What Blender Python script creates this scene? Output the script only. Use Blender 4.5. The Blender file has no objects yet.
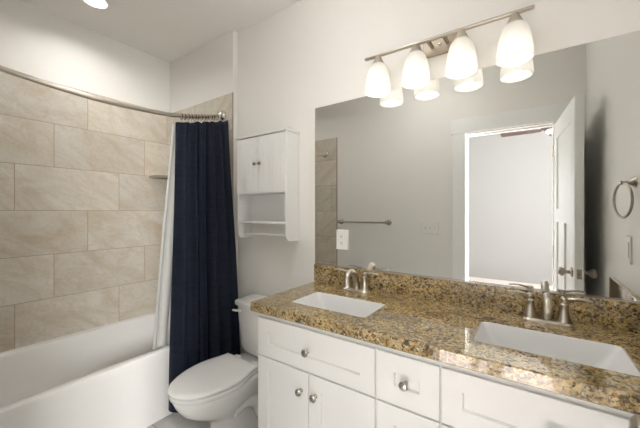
import bpy, bmesh, math, random
from math import pi, sin, cos, radians
from mathutils import Vector, Matrix

random.seed(7)
S = bpy.context.scene
C = S.collection

# ------------------------------------------------------------------ camera
cam_d = bpy.data.cameras.new('camera')
cam_d.sensor_width = 36.0
cam_d.lens = 303.0 / 640.0 * 36.0
cam_d.shift_y = -2.2 / 640.0
cam_d.clip_start = 0.02
cam = bpy.data.objects.new('camera', cam_d)
C.objects.link(cam)
cam.location = (0.0, -1.58, 1.35)
cam.rotation_euler = (pi / 2, 0, math.atan(211 / 303.0))
S.camera = cam

# ------------------------------------------------------------------ world, exposure, large lights
S.view_settings.view_transform = 'Standard'
S.view_settings.look = 'None'
S.view_settings.gamma = 1.0
S.view_settings.use_curve_mapping = False
S.view_settings.exposure = 0.38

w = bpy.data.worlds.new('daylight')
S.world = w
w.use_nodes = True
w.node_tree.nodes['Background'].inputs[0].default_value = (0.75, 0.86, 1.0, 1)
w.node_tree.nodes['Background'].inputs[1].default_value = 1.0

def area(name, loc, rot, sx, sy, power, col=(1, 1, 1)):
    d = bpy.data.lights.new(name, 'AREA')
    d.shape = 'RECTANGLE'
    d.size, d.size_y = sx, sy
    d.energy = power
    d.color = col
    o = bpy.data.objects.new(name, d)
    o.location, o.rotation_euler = loc, rot
    C.objects.link(o)
    return o

# fill light added at unseen bedroom windows: two in the far wall of the next room, one in its right wall
area('window_fill_left', (-1.75, -5.38, 1.5), (pi / 2, 0, 0), 1.2, 1.5, 10, (1.0, 0.99, 0.97))
area('window_fill_right', (1.45, -5.38, 1.5), (pi / 2, 0, 0), 1.2, 1.5, 30, (1.0, 0.99, 0.97))
area('window_daylight_side', (2.18, -2.55, 1.75), (0, pi / 2, 0), 0.9, 0.9, 325, (1.0, 0.99, 0.97))

sun_d = bpy.data.lights.new('sun', 'SUN')
sun_d.energy = 50
sun_d.angle = radians(0.6)
sun_d.color = (1.0, 0.97, 0.95)
sun_o = bpy.data.objects.new('sun', sun_d)
sun_o.location = (6.0, -2.75, 4.0)
sun_o.rotation_euler = (0, radians(55), 0)     # low sun through the side window onto the bedroom floor
C.objects.link(sun_o)

def can_light(name, loc, power, r=0.06, col=(1.0, 0.99, 0.97), spread=180):
    d = bpy.data.lights.new(name, 'AREA')
    d.shape = 'DISK'
    d.size = r * 2
    d.energy = power
    d.color = col
    d.spread = radians(spread)
    o = bpy.data.objects.new(name, d)
    o.location = loc
    C.objects.link(o)
    return o

def point_fill(name, loc, power, r, col=(1.0, 0.99, 0.97)):
    d = bpy.data.lights.new(name, 'POINT')
    d.energy = power
    d.color = col
    d.shadow_soft_size = r
    o = bpy.data.objects.new(name, d)
    o.location = loc
    C.objects.link(o)
    return o

TUB_CAN = (-2.38, -0.78, 2.735)
ROOM_FILL = (-0.80, -0.84, 2.53)
can_light('tub_downlight_lamp', TUB_CAN, 3.1, 0.066, spread=152)
can_light('room_fill_disc', (-0.80, -0.95, 2.745), 1.2, 0.09, spread=140)  # added overhead fill, out of view and without a fixture
point_fill('room_fill_point', ROOM_FILL, 6.0, 0.10)  # unseen point fill added to brighten walls and ceiling
BULB_POWER = 0.24

# ------------------------------------------------------------------ materials
def mat(name, col, rough=0.5, metal=0.0, spec=0.5, coat=0.0):
    m = bpy.data.materials.new(name)
    m.use_nodes = True
    b = m.node_tree.nodes['Principled BSDF']
    b.inputs['Base Color'].default_value = (*col, 1)
    b.inputs['Roughness'].default_value = rough
    b.inputs['Metallic'].default_value = metal
    b.inputs['Specular IOR Level'].default_value = spec
    b.inputs['Coat Weight'].default_value = coat
    b.inputs['Coat Roughness'].default_value = 0.02
    return m

class NT:
    def __init__(s, m):
        s.t = m.node_tree
        s.b = s.t.nodes['Principled BSDF']
    def n(s, kind, **kw):
        o = s.t.nodes.new(kind)
        for k, v in kw.items():
            setattr(o, k, v)
        return o
    def l(s, a, b):
        s.t.links.new(a, b)
    def math(s, op, a, b=None, c=None):
        o = s.n('ShaderNodeMath', operation=op)
        for i, v in enumerate((a, b, c)):
            if v is None:
                continue
            if isinstance(v, (int, float)):
                o.inputs[i].default_value = v
            else:
                s.l(v, o.inputs[i])
        return o.outputs[0]
    def coords(s):
        g = s.n('ShaderNodeNewGeometry')
        return g.outputs['Position']
    def noise(s, vec, scale, detail=4, rough=0.5, dist=0.0):
        o = s.n('ShaderNodeTexNoise')
        s.l(vec, o.inputs['Vector'])
        o.inputs['Scale'].default_value = scale
        o.inputs['Detail'].default_value = detail
        o.inputs['Roughness'].default_value = rough
        o.inputs['Distortion'].default_value = dist
        return o.outputs[0]
    def ramp(s, fac, stops, interp='LINEAR'):
        o = s.n('ShaderNodeValToRGB')
        s.l(fac, o.inputs[0])
        e = o.color_ramp.elements
        o.color_ramp.interpolation = interp
        while len(e) < len(stops):
            e.new(0.5)
        for i, (p, c) in enumerate(stops):
            e[i].position = p
            e[i].color = (*c, 1) if not isinstance(c, (int, float)) else (c, c, c, 1)
        return o.outputs[0]
    def mix(s, fac, a, b, mode='MIX'):
        o = s.n('ShaderNodeMix', data_type='RGBA', blend_type=mode)
        for i, v in ((0, fac), (6, a), (7, b)):
            if isinstance(v, (int, float)):
                o.inputs[i].default_value = v
            elif isinstance(v, tuple):
                o.inputs[i].default_value = (*v, 1)
            else:
                s.l(v, o.inputs[i])
        return o.outputs[2]
    def bump(s, h, strength=0.2, dist=0.01):
        o = s.n('ShaderNodeBump')
        o.inputs['Strength'].default_value = strength
        o.inputs['Distance'].default_value = dist
        s.l(h, o.inputs['Height'])
        s.l(o.outputs[0], s.b.inputs['Normal'])

def paint(name, col, bump=0.06, rough=0.6):
    m = mat(name, col, rough, spec=0.3)
    t = NT(m)
    p = t.coords()
    t.bump(t.noise(p, 160, 3, 0.6), bump, 0.004)
    return m

WALL = paint('wall_paint', (0.85, 0.83, 0.79))
CEIL = paint('ceiling_paint', (0.94, 0.93, 0.90))
TRIM = paint('trim_paint', (0.90, 0.90, 0.885), 0.02, 0.35)
CABW = paint('cabinet_paint', (0.86, 0.86, 0.845), 0.015, 0.32)
BEDW = paint('bedroom_dimmed_white', (0.27, 0.27, 0.268))  # white walls darkened in colour so the strongly lit doorway stays below clipping
DARK = mat('dark_gap', (0.02, 0.02, 0.02), 0.7)
WPLAS = mat('white_plastic', (0.84, 0.83, 0.80), 0.3)
PORC = mat('porcelain', (0.86, 0.855, 0.84), 0.06, coat=0.3)
SINKM = mat('sink_porcelain', (0.80, 0.80, 0.79), 0.10)
TUBM = mat('tub_acrylic', (0.84, 0.825, 0.80), 0.09)
_t = NT(TUBM)
_t.bump(_t.noise(_t.coords(), 3.5, 2), 0.12, 0.03)
MIRR = mat('mirror_silver', (0.79, 0.795, 0.78), 0.0, 1.0)
LINER = mat('white_liner', (0.64, 0.635, 0.61), 0.5)
GLOWW = None

def nickel(name, col=(0.56, 0.51, 0.44), rough=0.31):
    m = mat(name, col, rough, 1.0)
    t = NT(m)
    r = t.noise(t.coords(), 220, 2)
    t.l(t.ramp(r, [(0.3, rough - 0.01), (0.7, rough + 0.015)]), t.b.inputs['Roughness'])
    return m
NICK = nickel('brushed_nickel')
NICKD = nickel('satin_nickel_dark', (0.44, 0.40, 0.34), 0.36)
CHROME = nickel('polished_chrome', (0.72, 0.71, 0.69), 0.12)
KNOBM = nickel('knob_nickel', (0.50, 0.475, 0.43), 0.13)

# granite
GRAN = mat('granite', (0.3, 0.2, 0.1), 0.05, spec=0.6, coat=0.6)
t = NT(GRAN)
p = t.coords()
def warp(t, p, amt, sc):
    nz = t.n('ShaderNodeTexNoise')
    t.l(p, nz.inputs['Vector'])
    nz.inputs['Scale'].default_value = sc
    nz.inputs['Detail'].default_value = 3
    sub = t.n('ShaderNodeVectorMath', operation='SUBTRACT')
    t.l(nz.outputs[1], sub.inputs[0])
    sub.inputs[1].default_value = (0.5, 0.5, 0.5)
    sc2 = t.n('ShaderNodeVectorMath', operation='SCALE')
    t.l(sub.outputs[0], sc2.inputs[0])
    sc2.inputs['Scale'].default_value = amt
    ad = t.n('ShaderNodeVectorMath', operation='ADD')
    t.l(p, ad.inputs[0])
    t.l(sc2.outputs[0], ad.inputs[1])
    return ad.outputs[0]
pw = warp(t, p, 0.012, 90)
def vor(t, vec, scale):
    v = t.n('ShaderNodeTexVoronoi')
    t.l(vec, v.inputs['Vector'])
    v.inputs['Scale'].default_value = scale
    sep = t.n('ShaderNodeSeparateColor')
    t.l(v.outputs['Color'], sep.inputs[0])
    return sep.outputs[0], sep.outputs[1], v.outputs['Distance']
r1, g1, d1 = vor(t, pw, 135)
base = t.ramp(r1, [(0.0, (0.022, 0.017, 0.012)), (0.13, (0.11, 0.068, 0.030)), (0.23, (0.31, 0.195, 0.070)),
                   (0.38, (0.50, 0.335, 0.125)), (0.60, (0.58, 0.415, 0.185)), (0.78, (0.68, 0.545, 0.30)),
                   (0.89, (0.42, 0.40, 0.34)), (0.95, (0.74, 0.65, 0.46))], 'CONSTANT')
r2, g2, d2 = vor(t, pw, 300)
fine = t.ramp(r2, [(0.0, (0.04, 0.03, 0.02)), (0.14, (0.33, 0.21, 0.08)), (0.5, (0.54, 0.385, 0.15)), (0.85, (0.68, 0.57, 0.36))], 'CONSTANT')
col = t.mix(0.35, base, fine)
n1 = t.noise(p, 14, 4, 0.6)
dk = t.ramp(n1, [(0.42, 1.0), (0.65, 0.66)])
col = t.mix(1.0, col, dk, 'MULTIPLY')
n2 = t.noise(p, 42, 3, 0.6)
blk = t.ramp(n2, [(0.59, 0.0), (0.65, 0.8)])
col = t.mix(blk, col, (0.035, 0.026, 0.02))
t.l(col, t.b.inputs['Base Color'])

# large format porcelain tile in a third-offset bond
def tile_mat(name, axis, joint0, z0=0.4335, rowh=0.3085, length=0.614, shift=0.2):
    m = mat(name, (0.6, 0.5, 0.4), 0.30, spec=0.4)
    t = NT(m)
    p = t.coords()
    sep = t.n('ShaderNodeSeparateXYZ')
    t.l(p, sep.inputs[0])
    a = sep.outputs[axis]
    z = sep.outputs[2]
    rr = t.math('DIVIDE', t.math('SUBTRACT', z, z0), rowh)
    row = t.math('FLOOR', rr)
    fz = t.math('FRACT', rr)
    m3 = t.math('FLOORED_MODULO', row, 3.0)
    aa = t.math('DIVIDE', t.math('SUBTRACT', t.math('SUBTRACT', a, joint0), t.math('MULTIPLY', m3, shift)), length)
    colm = t.math('FLOOR', aa)
    fa = t.math('FRACT', aa)
    ez = t.math('MULTIPLY', t.math('MINIMUM', fz, t.math('SUBTRACT', 1.0, fz)), rowh)
    ea = t.math('MULTIPLY', t.math('MINIMUM', fa, t.math('SUBTRACT', 1.0, fa)), length)
    e = t.math('MINIMUM', ez, ea)
    grout = t.math('LESS_THAN', e, 0.0021)
    # per tile offset so every tile has its own veining
    cid = t.n('ShaderNodeCombineXYZ')
    t.l(t.math('MULTIPLY', row, 7.13), cid.inputs[0])
    t.l(t.math('MULTIPLY', colm, 5.71), cid.inputs[1])
    t.l(t.math('MULTIPLY', t.math('ADD', row, colm), 3.3), cid.inputs[2])
    ad = t.n('ShaderNodeVectorMath', operation='ADD')
    t.l(p, ad.inputs[0])
    t.l(cid.outputs[0], ad.inputs[1])
    rot = t.n('ShaderNodeMapping')
    t.l(ad.outputs[0], rot.inputs[0])
    rot.inputs['Rotation'].default_value = (0.55, 0.55, 0.3)
    sca = t.n('ShaderNodeMapping')
    t.l(rot.outputs[0], sca.inputs[0])
    sca.inputs['Scale'].default_value = (1.9, 1.9, 5.2)
    rot = sca
    cl = t.noise(rot.outputs[0], 1.2, 6, 0.6, 0.9)
    c1 = t.ramp(cl, [(0.25, (0.535, 0.455, 0.345)), (0.47, (0.635, 0.58, 0.495)), (0.68, (0.70, 0.665, 0.60))])
    ve = t.noise(rot.outputs[0], 1.5, 5, 0.55, 1.4)
    va = t.math('ABSOLUTE', t.math('SUBTRACT', ve, 0.5))
    vm = t.ramp(va, [(0.0, 0.28), (0.05, 0.0)])
    c2 = t.mix(vm, c1, (0.50, 0.375, 0.22))
    fi = t.noise(p, 60, 4, 0.7)
    c3 = t.mix(1.0, c2, t.ramp(fi, [(0.3, 0.92), (0.7, 1.04)]), 'MULTIPLY')
    wn = t.n('ShaderNodeTexWhiteNoise')
    t.l(cid.outputs[0], wn.inputs[0])
    c4 = t.mix(1.0, c3, t.ramp(wn.outputs[0], [(0.0, 0.93), (1.0, 1.05)]), 'MULTIPLY')
    c5 = t.mix(grout, c4, (0.43, 0.33, 0.225))
    t.l(c5, t.b.inputs['Base Color'])
    t.l(t.ramp(grout, [(0.0, 0.30), (1.0, 0.8)]), t.b.inputs['Roughness'])
    t.bump(t.ramp(e, [(0.0012, 0.0), (0.0028, 1.0)]), 0.3, 0.002)
    return m
TILE_L = tile_mat('tile_left', 1, -0.48)
TILE_B = tile_mat('tile_back', 0, -2.78)
TILE_R = tile_mat('tile_rear', 0, -2.60)

FLOORM = mat('floor_tile', (0.4, 0.4, 0.38), 0.35)
t = NT(FLOORM)
p = t.coords()
br = t.n('ShaderNodeTexBrick')
t.l(p, br.inputs[0])
br.offset = 0.5
br.inputs['Scale'].default_value = 1.0
br.inputs['Brick Width'].default_value = 0.61
br.inputs['Row Height'].default_value = 0.305
br.inputs['Mortar Size'].default_value = 0.003
br.inputs['Color1'].default_value = (0.56, 0.55, 0.53, 1)
br.inputs['Color2'].default_value = (0.53, 0.52, 0.50, 1)
br.inputs['Mortar'].default_value = (0.28, 0.26, 0.24, 1)
nn = t.ramp(t.noise(p, 9, 5, 0.6), [(0.3, 0.85), (0.7, 1.1)])
t.l(t.mix(1.0, br.outputs[0], nn, 'MULTIPLY'), t.b.inputs['Base Color'])

CARPET = mat('carpet', (0.62, 0.56, 0.53), 0.95, spec=0.1)
t = NT(CARPET)
t.bump(t.noise(t.coords(), 300, 3), 0.5, 0.01)

NAVY = mat('navy_fabric', (0.012, 0.018, 0.035), 0.65, spec=0.25)
t = NT(NAVY)
t.b.inputs['Sheen Weight'].default_value = 0.05
t.b.inputs['Sheen Tint'].default_value = (0.45, 0.60, 0.85, 1)
p = t.coords()
mp = t.n('ShaderNodeMapping')
t.l(p, mp.inputs[0])
mp.inputs['Scale'].default_value = (1, 1, 5)
h = t.noise(mp.outputs[0], 9, 4, 0.6)
wv = t.n('ShaderNodeTexWave', bands_direction='Z')
t.l(p, wv.inputs[0])
wv.inputs['Scale'].default_value = 26
wv.inputs['Distortion'].default_value = 1.2
hh = t.math('ADD', h, t.math('MULTIPLY', wv.outputs[1], 0.12))
t.bump(hh, 0.3, 0.008)
_c = t.ramp(h, [(0.35, (0.0042, 0.0078, 0.0175)), (0.65, (0.0080, 0.0140, 0.0300))])
t.l(_c, t.b.inputs['Base Color'])

FANW = mat('fan_walnut', (0.075, 0.045, 0.042), 0.45)
LATCH = nickel('latch_plate', (0.42, 0.38, 0.33), 0.4)

def emit(name, col, strength):
    m = bpy.data.materials.new(name)
    m.use_nodes = True
    b = m.node_tree.nodes['Principled BSDF']
    b.inputs['Base Color'].default_value = (0.9, 0.9, 0.9, 1)
    b.inputs['Emission Color'].default_value = (*col, 1)
    b.inputs['Emission Strength'].default_value = strength
    return m
LENS = emit('lit_lens', (1.0, 0.96, 0.90), 2.5)
BULB = emit('lit_bulb', (1.0, 0.95, 0.88), 1.2)
GLOBE = emit('lit_globe', (1.0, 0.92, 0.86), 1.2)

FROST = bpy.data.materials.new('frosted_glass')
FROST.use_nodes = True
nt = FROST.node_tree
nt.nodes.clear()
out = nt.nodes.new('ShaderNodeOutputMaterial')
tr = nt.nodes.new('ShaderNodeBsdfTransparent')
tl = nt.nodes.new('ShaderNodeBsdfTranslucent')
df = nt.nodes.new('ShaderNodeBsdfDiffuse')
gl = nt.nodes.new('ShaderNodeBsdfGlossy')
tl.inputs[0].default_value = (0.92, 0.905, 0.87, 1)
df.inputs[0].default_value = (0.84, 0.835, 0.81, 1)
gl.inputs['Roughness'].default_value = 0.25
m1 = nt.nodes.new('ShaderNodeMixShader')
m1.inputs[0].default_value = 0.45
nt.links.new(tl.outputs[0], m1.inputs[1])
nt.links.new(df.outputs[0], m1.inputs[2])
m2 = nt.nodes.new('ShaderNodeMixShader')
m2.inputs[0].default_value = 0.10
nt.links.new(m1.outputs[0], m2.inputs[1])
nt.links.new(tr.outputs[0], m2.inputs[2])
m3 = nt.nodes.new('ShaderNodeMixShader')
m3.inputs[0].default_value = 0.04
nt.links.new(m2.outputs[0], m3.inputs[1])
nt.links.new(gl.outputs[0], m3.inputs[2])
nt.links.new(m3.outputs[0], out.inputs[0])

# ------------------------------------------------------------------ mesh helpers
ORIGIN = {}

def place(o, parent):
    C.objects.link(o)
    if parent is not None:
        o.parent = parent

def base_of(parent):
    p = parent
    while p is not None and p.parent is not None:
        p = p.parent
    return Vector(p.location) if p is not None else Vector((0, 0, 0))

def obj(name, bm, m, parent=None, smooth=True, angle=35):
    """link one mesh object; bm is in world coordinates, kept relative to the thing's base"""
    bmesh.ops.recalc_face_normals(bm, faces=bm.faces)
    off = base_of(parent)
    if parent is None:
        # put the origin at the base centre of the mesh
        xs = [v.co for v in bm.verts]
        off = Vector((sum(v.x for v in xs) / len(xs), sum(v.y for v in xs) / len(xs), min(v.z for v in xs)))
    bmesh.ops.translate(bm, verts=bm.verts, vec=-off)
    me = bpy.data.meshes.new(name)
    bm.to_mesh(me)
    bm.free()
    me.materials.append(m)
    o = bpy.data.objects.new(name, me)
    place(o, parent)
    if parent is None:
        o.location = off
    if smooth:
        for f in me.polygons:
            f.use_smooth = True
        try:
            me.set_sharp_from_angle(angle=radians(angle))
        except Exception:
            pass
    return o

def tag(o, label=None, cat=None, group=None, kind=None):
    if label: o['label'] = label
    if cat: o['category'] = cat
    if group: o['group'] = group
    if kind: o['kind'] = kind
    return o

def thing(name, loc, label, cat, group=None):
    o = bpy.data.objects.new(name, None)
    o.empty_display_size = 0.1
    C.objects.link(o)
    o.location = loc
    return tag(o, label, cat, group)

def copy_tree(o, parent=None):
    c = o.copy()
    C.objects.link(c)
    if parent is not None:
        c.parent = parent
    for ch in list(o.children):
        copy_tree(ch, c)
    return c

def BM():
    return bmesh.new()

def box(bm, x0, x1, y0, y1, z0, z1, bev=0.0, seg=2):
    r = bmesh.ops.create_cube(bm, size=1.0)
    vs = r['verts']
    for v in vs:
        v.co = Vector(((x0 + x1) / 2 + v.co.x * (x1 - x0), (y0 + y1) / 2 + v.co.y * (y1 - y0), (z0 + z1) / 2 + v.co.z * (z1 - z0)))
    if bev > 0:
        es = list({e for v in vs for e in v.link_edges})
        bmesh.ops.bevel(bm, geom=es, offset=bev, segments=seg, profile=0.5, affect='EDGES')
    return bm

def ringface(bm, r0, r1):
    n = len(r0)
    for i in range(n):
        j = (i + 1) % n
        bm.faces.new((r0[i], r0[j], r1[j], r1[i]))

def loft(bm, rings, cap0=True, cap1=True):
    vr = [[bm.verts.new(p) for p in r] for r in rings]
    for a, b in zip(vr, vr[1:]):
        ringface(bm, a, b)
    if cap0: bm.faces.new(list(reversed(vr[0])))
    if cap1: bm.faces.new(vr[-1])
    return bm

def tube(bm, pts, rad, n=12, cap=True):
    pts = [Vector(p) for p in pts]
    rads = rad if isinstance(rad, (list, tuple)) else [rad] * len(pts)
    rings = []
    up = None
    for i, p in enumerate(pts):
        a = pts[max(i - 1, 0)]
        b = pts[min(i + 1, len(pts) - 1)]
        d = (b - a).normalized()
        if up is None:
            up = Vector((0, 0, 1)) if abs(d.z) < 0.9 else Vector((1, 0, 0))
        s = d.cross(up).normalized()
        up = s.cross(d).normalized()
        rings.append([p + (s * cos(2 * pi * k / n) + up * sin(2 * pi * k / n)) * rads[i] for k in range(n)])
    return loft(bm, rings, cap, cap)

def lathe(bm, prof, origin, axis='Z', n=24, cap=True):
    """prof: list of (radius, height)"""
    o = Vector(origin)
    A = {'Z': (Vector((1, 0, 0)), Vector((0, 1, 0)), Vector((0, 0, 1))),
         '-Y': (Vector((1, 0, 0)), Vector((0, 0, 1)), Vector((0, -1, 0))),
         'Y': (Vector((1, 0, 0)), Vector((0, 0, 1)), Vector((0, 1, 0))),
         '-X': (Vector((0, 1, 0)), Vector((0, 0, 1)), Vector((-1, 0, 0))),
         'X': (Vector((0, 1, 0)), Vector((0, 0, 1)), Vector((1, 0, 0)))}[axis] if isinstance(axis, str) else axis
    rings = []
    for r, h in prof:
        r = max(r, 1e-4)
        rings.append([o + A[0] * (r * cos(2 * pi * k / n)) + A[1] * (r * sin(2 * pi * k / n)) + A[2] * h for k in range(n)])
    return loft(bm, rings, cap, cap)

def torus(bm, c, R, r, axis='Y', n=40, k=10, scale=(1, 1)):
    c = Vector(c)
    U, V, W = {'Y': (Vector((1, 0, 0)), Vector((0, 0, 1)), Vector((0, 1, 0))),
               'X': (Vector((0, 1, 0)), Vector((0, 0, 1)), Vector((1, 0, 0))),
               'Z': (Vector((1, 0, 0)), Vector((0, 1, 0)), Vector((0, 0, 1)))}[axis]
    vr = []
    for i in range(n):
        a = 2 * pi * i / n
        d = U * cos(a) * scale[0] + V * sin(a) * scale[1]
        vr.append([bm.verts.new(c + d * R + (d.normalized() * cos(2 * pi * j / k) + W * sin(2 * pi * j / k)) * r) for j in range(k)])
    for i in range(n):
        ringface(bm, vr[i], vr[(i + 1) % n])
    return bm

def rrect(cx, cy, hx, hy, r, z, n=6):
    pts = []
    for sx, sy, a0 in ((1, 1, 0), (-1, 1, 90), (-1, -1, 180), (1, -1, 270)):
        for i in range(n + 1):
            a = radians(a0 + 90 * i / n)
            pts.append(Vector((cx + sx * (hx - r) + r * cos(a), cy + sy * (hy - r) + r * sin(a), z)))
    return pts

def prism_xz(bm, pts, y0, y1):
    return loft(bm, [[Vector((x, y0, z)) for x, z in pts], [Vector((x, y1, z)) for x, z in pts]])

def prism_yz(bm, pts, x0, x1):
    return loft(bm, [[Vector((x0, y, z)) for y, z in pts], [Vector((x1, y, z)) for y, z in pts]])

def struct(name, bm, m, parent=None, smooth=False):
    o = obj(name, bm, m, parent, smooth)
    if parent is None:
        o['kind'] = 'structure'
    return o

def smoothpath(pts, sub=6):
    """Catmull-Rom through pts"""
    P = [Vector(p) for p in pts]
    P = [P[0] * 2 - P[1]] + P + [P[-1] * 2 - P[-2]]
    outp = []
    for i in range(1, len(P) - 2):
        for k in range(sub):
            u = k / sub
            a, b, c, d = P[i - 1], P[i], P[i + 1], P[i + 2]
            outp.append(0.5 * ((2 * b) + (c - a) * u + (2 * a - 5 * b + 4 * c - d) * u * u + (3 * b - a - 3 * c + d) * u ** 3))
    outp.append(P[-2])
    return outp

# ------------------------------------------------------------------ the setting
XL, XR = -2.79, 0.35          # left and right wall faces
YR = -1.53                    # rear wall face (with the door); back wall face is y = 0
ZC = 2.755
TW = 0.115                    # wall thickness
YB = YR - TW                  # bedroom side of the rear wall
DX0, DX1, DZ = -0.50, 0.147, 2.072

struct('floor', box(BM(), XL - 0.1, XR + 0.1, YB, 0.12, -0.1, 0.0), FLOORM)
struct('ceiling', box(BM(), XL - 0.1, XR + 0.1, YB, 0.12, ZC, ZC + 0.1), CEIL)
struct('wall_left', box(BM(), XL - 0.1, XL, YB, 0.12, 0.0, ZC), WALL)
struct('wall_right', box(BM(), XR, XR + 0.1, YB, 0.12, 0.0, ZC), WALL)
struct('wall_back', box(BM(), XL, XR, 0.0, 0.12, 0.0, ZC), WALL)
struct('wall_back_alcove', box(BM(), XL, -1.885, -0.045, 0.0, 0.0, ZC), WALL)
b = BM()
box(b, XL, DX0 - 0.018, YB, YR, 0, ZC)
box(b, DX1 + 0.018, XR, YB, YR, 0, ZC)
box(b, DX0 - 0.018, DX1 + 0.018, YB, YR, DZ + 0.018, ZC)
struct('wall_rear', b, WALL)
TT = 2.267                    # tile top
struct('wall_left_tile', box(BM(), XL, -2.78, YR, -0.045, 0.43, TT), TILE_L)
b = box(BM(), -2.78, -1.887, -0.055, -0.045, 0.43, TT)
box(b, -1.987, -1.887, -0.0549, -0.045, 0.0, 0.43)
struct('wall_back_tile', b, TILE_B)
b = box(BM(), -2.78, -1.91, YR, YR + 0.01, 0.43, TT - 0.027)
box(b, -1.94, -1.91, YR, YR + 0.0099, 0.0, 0.43)
struct('wall_rear_tile', b, TILE_R)
EDGE = mat('tile_edge', (0.36, 0.31, 0.25), 0.4)
struct('trim_1', box(BM(), -1.887, -1.881, -0.056, -0.045, 0.0, TT + 0.002, 0.001), EDGE)
struct('trim_2', box(BM(), -1.91, -1.904, YR, YR + 0.011, 0.0, TT - 0.025, 0.001), EDGE)
# baseboards
def baseboard(name, axis, a0, a1, face, sgn):
    b = BM()
    pr = [(0, 0), (0.014, 0), (0.014, 0.085), (0.009, 0.10), (0.0, 0.10)]
    if axis == 'x':
        loft(b, [[Vector((a, face + sgn * d, z)) for d, z in pr] for a in (a0, a1)])
    else:
        loft(b, [[Vector((face + sgn * d, a, z)) for d, z in pr] for a in (a0, a1)])
    return struct(name, b, TRIM)
baseboard('baseboard_back', 'x', -1.885, -1.10, 0.0, -1)
baseboard('baseboard_rear', 'x', -1.90, -0.615, YR, 1)
baseboard('baseboard_right', 'y', -1.50, -0.57, XR, -1)

# door casing (craftsman head), jamb, strike
b = BM()
box(b, -0.613, DX0, YR, YR + 0.018, 0, DZ + 0.01, 0.002)
box(b, DX1, 0.26, YR, YR + 0.018, 0, DZ + 0.01, 0.002)
box(b, -0.628, 0.275, YR, YR + 0.022, DZ + 0.01, DZ + 0.145, 0.002)
struct('trim_3', b, TRIM)
b = BM()
box(b, DX0 - 0.018, DX0, YB, YR, 0, DZ)
box(b, DX1, DX1 + 0.018, YB, YR, 0, DZ)
box(b, DX0 - 0.018, DX1 + 0.018, YB, YR, DZ, DZ + 0.018)
box(b, DX0, DX0 + 0.012, YB + 0.03, YB + 0.065, 0, DZ, 0.001)
box(b, DX0, DX1, YB + 0.03, YB + 0.065, DZ - 0.012, DZ, 0.001)
jamb = struct('trim_4', b, TRIM)
obj('strike_plate', box(BM(), DX0 - 0.001, DX0 + 0.002, YR - 0.045, YR - 0.018, 0.955, 1.015, 0.001), NICK, jamb)

# open door
ang = math.atan2(0.211 - DX1, 0.74)
door = bpy.data.objects.new('door_1', None)
C.objects.link(door)
door['kind'] = 'structure'
door['label'] = 'white panelled door standing open against the right wall'
door.location = (DX1 + 0.004, YR + 0.004, 0.012)
DW, DH, DT = 0.735, 2.035, 0.044
def dpart(name, bm, m, par=None):
    """door-local: x = thickness to the right, y = towards the free edge"""
    bmesh.ops.translate(bm, verts=bm.verts, vec=Vector(door.location))
    o = obj(name, bm, m, door, True, 30)
    if par is not None:
        o.parent = par
    return o
def slab_with_panels(x0, x1):
    b = BM()
    st = 0.115
    rails = [(0.0, 0.22), (1.26, 1.36), (DH - 0.125, DH)]
    box(b, x0, x1, 0, st, 0, DH, 0.001)
    box(b, x0, x1, DW - st, DW, 0, DH, 0.001)
    for z0, z1 in rails:
        box(b, x0, x1, st, DW - st, z0, z1)
    box(b, x0, x1, DW / 2 - 0.05, DW / 2 + 0.05, 0.22, 1.26)
    box(b, x0 + 0.012, x1 - 0.012, st, DW - st, 0.2, DH - 0.1)
    return b
leaf = dpart('door_leaf', slab_with_panels(0, DT), TRIM)
KZ, KY = 0.965, DW - 0.065
for sx, x0 in ((-1, 0.0), (1, DT)):
    ax = '-X' if sx < 0 else 'X'
    bb = lathe(BM(), [(0.0, 0), (0.031, 0), (0.031, 0.005), (0.026, 0.009), (0.012, 0.012), (0.0105, 0.03), (0.013, 0.034),
                      (0.024, 0.042), (0.0285, 0.052), (0.027, 0.063), (0.018, 0.070), (0.0, 0.072)], (x0, KY, KZ), ax, 28)
    dpart('door_knob', bb, NICKD)
dpart('latch_plate', box(BM(), DT / 2 - 0.0125, DT / 2 + 0.0125, DW - 0.001, DW + 0.0015, KZ - 0.029, KZ + 0.029, 0.0005), LATCH)
dpart('latch_bolt', box(BM(), DT / 2 - 0.006, DT / 2 + 0.006, DW, DW + 0.009, KZ - 0.008, KZ + 0.008, 0.002), CHROME)
for hz in (0.2, 1.02, 1.83):
    bb = tube(BM(), [(-0.004, -0.003, hz - 0.045), (-0.004, -0.003, hz + 0.045)], 0.006, 10)
    dpart('hinge', bb, NICK)
door.rotation_euler = (0, 0, -ang)

# the bedroom beyond the door (seen in the mirror and letting in daylight)
BX0, BX1, BY, ZB = -2.6, 2.2, -5.4, 3.2
struct('floor_bedroom', box(BM(), BX0 - 0.1, BX1 + 0.1, BY - 0.1, YB, -0.1, 0.0), CARPET)
struct('ceiling_bedroom', box(BM(), BX0 - 0.1, BX1 + 0.1, BY - 0.1, YB, ZB, ZB + 0.1), CEIL)
WINX = ((-2.4, -1.1), (0.8, 2.1))
b = BM()
box(b, BX0 - 0.1, BX1 + 0.1, BY - 0.1, BY, 0, 0.7)
box(b, BX0 - 0.1, BX1 + 0.1, BY - 0.1, BY, 2.3, ZB)
for x0, x1 in ((BX0 - 0.1, -2.4), (-1.1, 0.8), (2.1, BX1 + 0.1)):
    box(b, x0, x1, BY - 0.1, BY, 0.7, 2.3)
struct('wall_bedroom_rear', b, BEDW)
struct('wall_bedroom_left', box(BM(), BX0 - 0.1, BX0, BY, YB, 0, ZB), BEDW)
b = BM()
box(b, BX1, BX1 + 0.1, BY, YB, 0, 1.25)
box(b, BX1, BX1 + 0.1, BY, YB, 2.25, ZB)
box(b, BX1, BX1 + 0.1, BY, -3.0, 1.25, 2.25)
box(b, BX1, BX1 + 0.1, -2.1, YB, 1.25, 2.25)
struct('wall_bedroom_right', b, BEDW)
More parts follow.
